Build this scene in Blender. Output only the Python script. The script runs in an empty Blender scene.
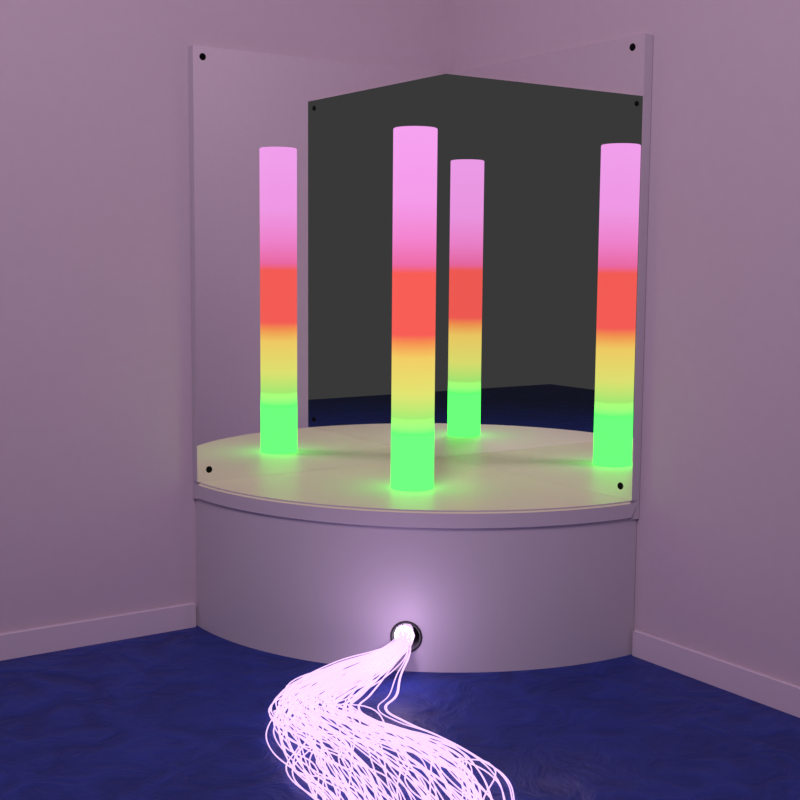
import bpy, bmesh, math, random
import numpy as np
from mathutils import Vector, Matrix
random.seed(7)
D=bpy.data; COL=bpy.context.scene.collection
bpy.context.scene.view_settings.view_transform='Standard'

# ---------------------------------------------------------------- dimensions
R=1.0; H_PLINTH=0.4965; H_MIRROR=1.909; T=0.036; LX=5.58; LY=5.76; HW=3.0
LID=0.060; COLP=(-0.4467,-0.4504); COL_R=0.070; COL_TOP=1.648; G0=T-.003

# ---------------------------------------------------------------- materials
def mat(name):
    m=D.materials.new(name); m.use_nodes=True
    nt=m.node_tree; b=nt.nodes['Principled BSDF']
    return m,nt,b
def setc(b,c,r=.5,metal=0,spec=.5):
    b.inputs['Base Color'].default_value=(*c,1); b.inputs['Roughness'].default_value=r
    b.inputs['Metallic'].default_value=metal; b.inputs['Specular IOR Level'].default_value=spec
def noise_bump(nt,b,scale,strength,dist=.01,detail=4,distortion=0):
    tc=nt.nodes.new('ShaderNodeTexCoord'); n=nt.nodes.new('ShaderNodeTexNoise')
    n.inputs['Scale'].default_value=scale; n.inputs['Detail'].default_value=detail
    n.inputs['Distortion'].default_value=distortion
    bp=nt.nodes.new('ShaderNodeBump'); bp.inputs['Strength'].default_value=strength; bp.inputs['Distance'].default_value=dist
    nt.links.new(tc.outputs['Object'],n.inputs['Vector']); nt.links.new(n.outputs['Fac'],bp.inputs['Height'])
    nt.links.new(bp.outputs['Normal'],b.inputs['Normal'])
    return n
def noise_color(nt,b,n,c0,c1,p0=.35,p1=.65):
    r=nt.nodes.new('ShaderNodeValToRGB')
    r.color_ramp.elements[0].color=(*c0,1); r.color_ramp.elements[0].position=p0
    r.color_ramp.elements[1].color=(*c1,1); r.color_ramp.elements[1].position=p1
    nt.links.new(n.outputs['Fac'],r.inputs['Fac']); nt.links.new(r.outputs['Color'],b.inputs['Base Color'])

m_wall,nt,b=mat('wall_paint'); setc(b,(.6,.53,.6),.85,spec=.15)
n=noise_bump(nt,b,25,.02,.001,2); noise_color(nt,b,n,(.635,.535,.61),(.645,.545,.62))
m_base,nt,b=mat('baseboard_paint'); setc(b,(.72,.62,.71),.5); noise_bump(nt,b,30,.02,.001)
m_floor,nt,b=mat('blue_vinyl_mat'); setc(b,(.01,.015,.13),.5,spec=.3)
n=noise_bump(nt,b,7,.6,.03,5,1.2); noise_color(nt,b,n,(.007,.022,.18),(.013,.037,.28))
m_vinyl,nt,b=mat('white_vinyl'); setc(b,(.65,.60,.66),.5); noise_bump(nt,b,120,.03,.001)
m_lid,nt,b=mat('cream_vinyl_spill_tint'); setc(b,(.88,.89,.60),.45); noise_bump(nt,b,120,.03,.001)  # cream top, with the tube's yellow spill mixed into the base colour
m_mirror,nt,b=mat('acrylic_mirror'); setc(b,(.95,.95,.95),.0,1)
m_edge,nt,b=mat('mirror_backing'); setc(b,(.62,.57,.63),.5); noise_bump(nt,b,40,.03,.001)
m_screw,nt,b=mat('black_screw'); setc(b,(.002,.002,.002),.7,spec=.1); noise_bump(nt,b,90,.05,.001)
m_dark,nt,b=mat('dark_hole_lining'); setc(b,(.02,.02,.022),.5); noise_bump(nt,b,90,.05,.001)

# LED tube: vertical colour bands, green LEDs driven brighter than the rest
m_tube,nt,b=mat('led_tube_bands'); setc(b,(.0,.0,.0),.6,spec=.05)
tc=nt.nodes.new('ShaderNodeTexCoord'); sp=nt.nodes.new('ShaderNodeSeparateXYZ')
nt.links.new(tc.outputs['Generated'],sp.inputs[0])
r=nt.nodes.new('ShaderNodeValToRGB'); cr=r.color_ramp
def s(c): return tuple(((v/255+.055)/1.055)**2.4 for v in c)
G=(.060,1,.083); RD=s((245,92,84))
stops=[(0,G),(.16,G),(.205,s((165,235,115))),(.27,s((222,226,112))),(.37,s((240,204,100))),(.41,s((243,150,80))),(.435,RD),(.605,RD),(.628,s((235,105,165))),(.70,s((240,130,205))),(.80,s((241,152,230))),(1,s((243,160,238)))]
cr.elements[0].position=0; cr.elements[0].color=(*G,1); cr.elements[1].position=1; cr.elements[1].color=(*stops[-1][1],1)
for p,c in stops[1:-1]:
    e=cr.elements.new(p); e.color=(*c,1)
nt.links.new(sp.outputs['Z'],r.inputs['Fac']); nt.links.new(r.outputs['Color'],b.inputs['Emission Color'])
mr=nt.nodes.new('ShaderNodeMapRange'); mr.inputs['From Min'].default_value=.15; mr.inputs['From Max'].default_value=.205
mr.inputs['To Min'].default_value=2.7; mr.inputs['To Max'].default_value=1.03; mr.clamp=True
nt.links.new(sp.outputs['Z'],mr.inputs['Value']); nt.links.new(mr.outputs['Result'],b.inputs['Emission Strength'])
m_fibre,nt,b=mat('glowing_fibre'); setc(b,(.25,.18,.28),.4)
b.inputs['Emission Color'].default_value=(.84,.56,1,1); b.inputs['Emission Strength'].default_value=1.12
m_fend,nt,b=mat('bright_fibre_bundle'); setc(b,(.5,.5,.5),.4)
b.inputs['Emission Color'].default_value=(1,.84,1,1); b.inputs['Emission Strength'].default_value=3.0

# ---------------------------------------------------------------- helpers
def obj(name,bm,mats,parent=None,smooth=False,auto=False):
    me=D.meshes.new(name); bm.normal_update(); bm.to_mesh(me); bm.free()
    for m in mats: me.materials.append(m)
    o=D.objects.new(name,me); COL.objects.link(o)
    if smooth:
        for p in me.polygons: p.use_smooth=True
    if auto:
        bpy.context.view_layer.objects.active=o; o.select_set(True)
        bpy.ops.object.shade_smooth_by_angle(angle=math.radians(35)); o.select_set(False)
    if parent: o.parent=parent
    return o
def box(bm,a,b_,mi=0):
    vs=[bm.verts.new((x,y,z)) for x in (a[0],b_[0]) for y in (a[1],b_[1]) for z in (a[2],b_[2])]
    fs=[(0,1,3,2),(4,6,7,5),(0,4,5,1),(2,3,7,6),(0,2,6,4),(1,5,7,3)]
    out=[]
    for f in fs:
        F=bm.faces.new([vs[i] for i in f]); F.material_index=mi; out.append(F)
    bmesh.ops.recalc_face_normals(bm,faces=out); return out
def boxobj(name,a,b_,m,parent=None,bevel=0):
    bm=bmesh.new(); box(bm,a,b_)
    if bevel: bmesh.ops.bevel(bm,geom=list(bm.edges),offset=bevel,segments=2,affect='EDGES')
    return obj(name,bm,[m],parent)
def empty(name,loc=(0,0,0)):
    e=D.objects.new(name,None); COL.objects.link(e); e.location=loc; return e

# ---------------------------------------------------------------- room shell
boxobj('floor',(-LX,-LY,-.1),(T,T,0),m_floor)
boxobj('wall_left',(-LX,T,0),(T,T+.1,HW),m_wall)
boxobj('wall_right',(T,-LY,0),(T+.1,T+.1,HW),m_wall)
def baseboard(name,a,b_):
    bm=bmesh.new(); box(bm,a,b_)
    es=[e for e in bm.edges if all(v.co.z>.05 for v in e.verts)]
    bmesh.ops.bevel(bm,geom=es,offset=.005,segments=3,affect='EDGES'); return obj(name,bm,[m_base])
baseboard('baseboard_left',(-LX,T-.015,0),(-R-.001,T,.085))
baseboard('baseboard_right',(T-.015,-LY,0),(T,-R-.001,.085))

# ---------------------------------------------------------------- plinth
def sector(r,z0,z1,seg=96):
    bm=bmesh.new()
    pts=[(G0,G0)]+[(G0,-r)]+[(-r*math.sin(t),-r*math.cos(t)) for t in np.linspace(0,math.pi/2,seg)]+[(-r,G0)]
    lo=[bm.verts.new((x,y,z0)) for x,y in pts]; f=bm.faces.new(lo)
    e=bmesh.ops.extrude_face_region(bm,geom=[f])
    for v in e['geom']:
        if isinstance(v,bmesh.types.BMVert): v.co.z=z1
    bmesh.ops.recalc_face_normals(bm,faces=list(bm.faces)); return bm
plinth=empty('corner_plinth')
body=obj('body',sector(R-.009,0,H_PLINTH-LID),[m_vinyl,m_dark],plinth)
TH=math.radians(48.0); nrm=Vector((-math.cos(TH),-math.sin(TH),0)); HZ=.107; HR=.045
hole_c=nrm*(R-.009)+Vector((0,0,HZ))
q=nrm.to_track_quat('Z','Y').to_matrix().to_4x4()
bm=bmesh.new(); bmesh.ops.create_cone(bm,cap_ends=True,segments=48,radius1=HR,radius2=HR,depth=.4,matrix=Matrix.Translation(hole_c)@q)
cut=obj('cutter',bm,[m_dark])
md=body.modifiers.new('hole','BOOLEAN'); md.object=cut; md.operation='DIFFERENCE'; md.solver='EXACT'; md.material_mode='TRANSFER'
bpy.context.view_layer.objects.active=body; bpy.context.view_layer.update()
bpy.ops.object.modifier_apply(modifier='hole'); D.objects.remove(cut)
body.select_set(True); bpy.ops.object.shade_smooth_by_angle(angle=math.radians(35)); body.select_set(False)
bm=sector(R,H_PLINTH-LID,H_PLINTH)
es=[e for e in bm.edges if abs(e.verts[0].co.z-e.verts[1].co.z)<1e-5 and all(v.co.xy.length>.99 and v.co.x<G0-.001 and v.co.y<G0-.001 for v in e.verts)]
bmesh.ops.bevel(bm,geom=es,offset=.008,segments=3,affect='EDGES')
lid=obj('padded_lid',bm,[m_lid,m_vinyl],plinth,auto=True)
for p in lid.data.polygons:
    if p.normal.z<.5: p.material_index=1
def torus(rm,rs,M,n1=48,n2=12):
    bm=bmesh.new(); rings=[]
    for i in range(n1):
        a=2*math.pi*i/n1
        rings.append([bm.verts.new(M@Vector(((rm+rs*math.cos(t))*math.cos(a),(rm+rs*math.cos(t))*math.sin(a),rs*math.sin(t)))) for t in [2*math.pi*j/n2 for j in range(n2)]])
    for i in range(n1):
        for j in range(n2):
            bm.faces.new((rings[i][j],rings[(i+1)%n1][j],rings[(i+1)%n1][(j+1)%n2],rings[i][(j+1)%n2]))
    bmesh.ops.recalc_face_normals(bm,faces=list(bm.faces)); return bm
obj('port_grommet',torus(HR,.004,Matrix.Translation(hole_c+nrm*.001)@q),[m_dark],plinth,smooth=True)

# ---------------------------------------------------------------- mirrors
def mirror(name,side):
    root=empty(name)
    z0=H_PLINTH+.0005
    if side=='L': a,b_=(-R,0,z0),(0,G0,H_MIRROR)
    else: a,b_=(0,-R,z0),(G0,0,H_MIRROR)
    bm=bmesh.new(); fs=box(bm,a,b_)
    for f in fs:
        f.normal_update(); c=f.normal
        f.material_index=1 if ((side=='L' and c.y<-.9) or (side=='R' and c.x<-.9)) else 0
    obj('mirror_panel',bm,[m_edge,m_mirror],root)
    k=1
    for w,z in ((.966,H_MIRROR-.033),(.957,H_PLINTH+.040),):
        p=Vector((-w,0,z)) if side=='L' else Vector((0,-w+(.008 if z<1 else .018),z))
        nn=Vector((0,-1,0)) if side=='L' else Vector((-1,0,0))
        M=Matrix.Translation(p)@nn.to_track_quat('Z','Y').to_matrix().to_4x4()
        bm=bmesh.new()
        bmesh.ops.create_cone(bm,cap_ends=True,segments=24,radius1=.0115,radius2=.010,depth=.003,matrix=M@Matrix.Translation((0,0,.0015)))
        obj('screw_%d'%k,bm,[m_screw],root); k+=1
    return root
mirror('mirror','L'); mirror('mirror.001','R')

# ---------------------------------------------------------------- LED tube
tube=empty('led_light_tube',(COLP[0],COLP[1],H_PLINTH))
def lathe(prof,N=64):
    bm=bmesh.new(); rings=[]
    for rr,z in prof:
        if rr==0: rings.append([bm.verts.new((0,0,z))])
        else: rings.append([bm.verts.new((rr*math.cos(2*math.pi*i/N),rr*math.sin(2*math.pi*i/N),z)) for i in range(N)])
    for A,B in zip(rings,rings[1:]):
        for i in range(N):
            j=(i+1)%N
            if len(A)==1: bm.faces.new((A[0],B[j],B[i]))
            elif len(B)==1: bm.faces.new((A[i],A[j],B[0]))
            else: bm.faces.new((A[i],A[j],B[j],B[i]))
    bmesh.ops.recalc_face_normals(bm,faces=list(bm.faces)); return bm
hh=COL_TOP-H_PLINTH
obj('glowing_tube',lathe([(0,0),(COL_R,0),(COL_R,hh-.004),(COL_R-.0012,hh-.0012),(COL_R-.004,hh),(0,hh)]),[m_tube],tube,auto=True)

# ---------------------------------------------------------------- optic fibres
fwd=Vector((.563,.826,0)).normalized(); rgt=Vector((.826,-.563,0)).normalized()
hf=Vector((hole_c.x,hole_c.y,0))
outer=[(.0,-.10,.105),(.0,-.005,.108),(-.055,.054,.088),(-.21,.12,.055),(-.335,.23,.022),(-.365,.355,.012),(-.360,.48,.012),(-.315,.61,.012),(-.255,.77,.010),(-.20,.92,.008),(-.15,1.10,.008)]
inner=[(.0,-.10,.105),(.0,-.005,.108),(-.002,.054,.085),(-.068,.17,.04),(-.145,.27,.02),(-.17,.36,.015),(-.095,.45,.015),(.020,.545,.012),(.105,.67,.010),(.155,.80,.008),(.20,1.0,.008)]
cu=D.curves.new('fiber_optic_strands','CURVE'); cu.dimensions='3D'; cu.bevel_depth=.0019; cu.bevel_resolution=1; cu.resolution_u=8
def add(pts):
    s=cu.splines.new('BEZIER'); s.bezier_points.add(len(pts)-1)
    for bp,p in zip(s.bezier_points,pts):
        bp.co=p; bp.handle_left_type=bp.handle_right_type='AUTO'
NS=96
for i in range(NS):
    t=(i+random.random())/NS; t2=min(1,max(0,t+random.gauss(0,.28)))
    ph=random.uniform(0,6.28); fr=random.uniform(1.0,2.2); am=random.uniform(.008,.045)
    hr=.028*math.sqrt(random.random()); ha=random.uniform(0,6.28); lay=random.random()**1.5*.05
    pts=[]
    for k,(o,n_) in enumerate(zip(outer,inner)):
        g0=min(1,max(0,(k-4)/4)); tt=t*(1-g0)+t2*g0
        l=o[0]*(1-tt)+n_[0]*tt; w=o[1]*(1-tt)+n_[1]*tt; z=o[2]*(1-tt)+n_[2]*tt
        if k<2:
            l+=hr*math.cos(ha)-.006; z+=hr*math.sin(ha)-.005
        else:
            g=min(1,(k-1)/5)
            l+=g*(am*math.sin(ph+fr*k)); w+=g*(.8*am*math.cos(ph*1.7+fr*k)); z+=g*lay*(.6+.4*math.sin(ph+k*1.3))
            if k==2: l+=.4*hr*math.cos(ha); z+=.4*hr*math.sin(ha)
            if k>=4: z=max(z,.004)
        pts.append(hf+rgt*l-fwd*w+Vector((0,0,z)))
    add(pts)
# stragglers that drop directly to the floor and curl away
for i in range(9):
    a=random.uniform(-.05,.05); x1=random.uniform(-.13,-.02)
    pts=[(a*.3,-.08,.11),(a*.4,-.003,.115+.02*random.random()),(x1*.3+.02,.06,.085),(x1*.6,.13,.03),(x1,.22,.006),(x1-.03,.33,.005),(x1+.02,.42,.005),(x1+.11,.50+.04*i/9,.006),(x1+.20,.62+.06*i/9,.006),(x1+.26,.78,.006),(x1+.27,.95,.006)]
    add([hf+rgt*l-fwd*w+Vector((0,0,z)) for l,w,z in pts])
fo=D.objects.new('fiber_optic_strands',cu); COL.objects.link(fo); cu.materials.append(m_fibre)
bm=bmesh.new(); bmesh.ops.create_uvsphere(bm,u_segments=24,v_segments=12,radius=.030,matrix=Matrix.Translation(hole_c-nrm*.012-rgt*.008)@q@Matrix.Diagonal((1,1,.9,1)))
obj('bundle_core',bm,[m_fend],fo,smooth=True)

# ---------------------------------------------------------------- lights + world
def area(name,loc,tgt,size,e,c):
    l=D.lights.new(name,'AREA'); l.size=size; l.energy=e; l.color=c
    o=D.objects.new(name,l); COL.objects.link(o); o.location=loc
    o.rotation_euler=(Vector(tgt)-Vector(loc)).to_track_quat('-Z','Y').to_euler()
area('ceiling_light',(-2.6,-2.6,3.3),(-.5,-.5,.75),1.6,57,(1,.74,.95))
def pt(name,loc,e,c,rad):
    l=D.lights.new(name,'POINT'); l.energy=e; l.color=c; l.shadow_soft_size=rad
    o=D.objects.new(name,l); COL.objects.link(o); o.location=loc
pt('fibre_fill_light',hole_c+nrm*.17+Vector((0,0,.04)),.6,(.85,.58,1),.02)  # added lamp before the port, boosts the fibres' glow on floor and plinth
w=D.worlds.new('World'); bpy.context.scene.world=w; w.use_nodes=True
bg=w.node_tree.nodes['Background']; bg.inputs[0].default_value=(.045,.045,.045,1); bg.inputs[1].default_value=1

# ---------------------------------------------------------------- camera
yaw,pitch,roll=.9725,-.1120,.0079
f=Vector((math.cos(yaw)*math.cos(pitch),math.sin(yaw)*math.cos(pitch),math.sin(pitch)))
rr=f.cross(Vector((0,0,1))).normalized(); uu=rr.cross(f)
r2=math.cos(roll)*rr+math.sin(roll)*uu; u2=-math.sin(roll)*rr+math.cos(roll)*uu
M=Matrix((r2,u2,-f)).transposed().to_4x4(); M.translation=Vector((-2.7219,-3.7135,1.2311))
cam=D.cameras.new('camera'); cam.sensor_width=36; cam.lens=36*1236.6/800
co=D.objects.new('camera',cam); COL.objects.link(co); co.matrix_world=M
bpy.context.scene.camera=co
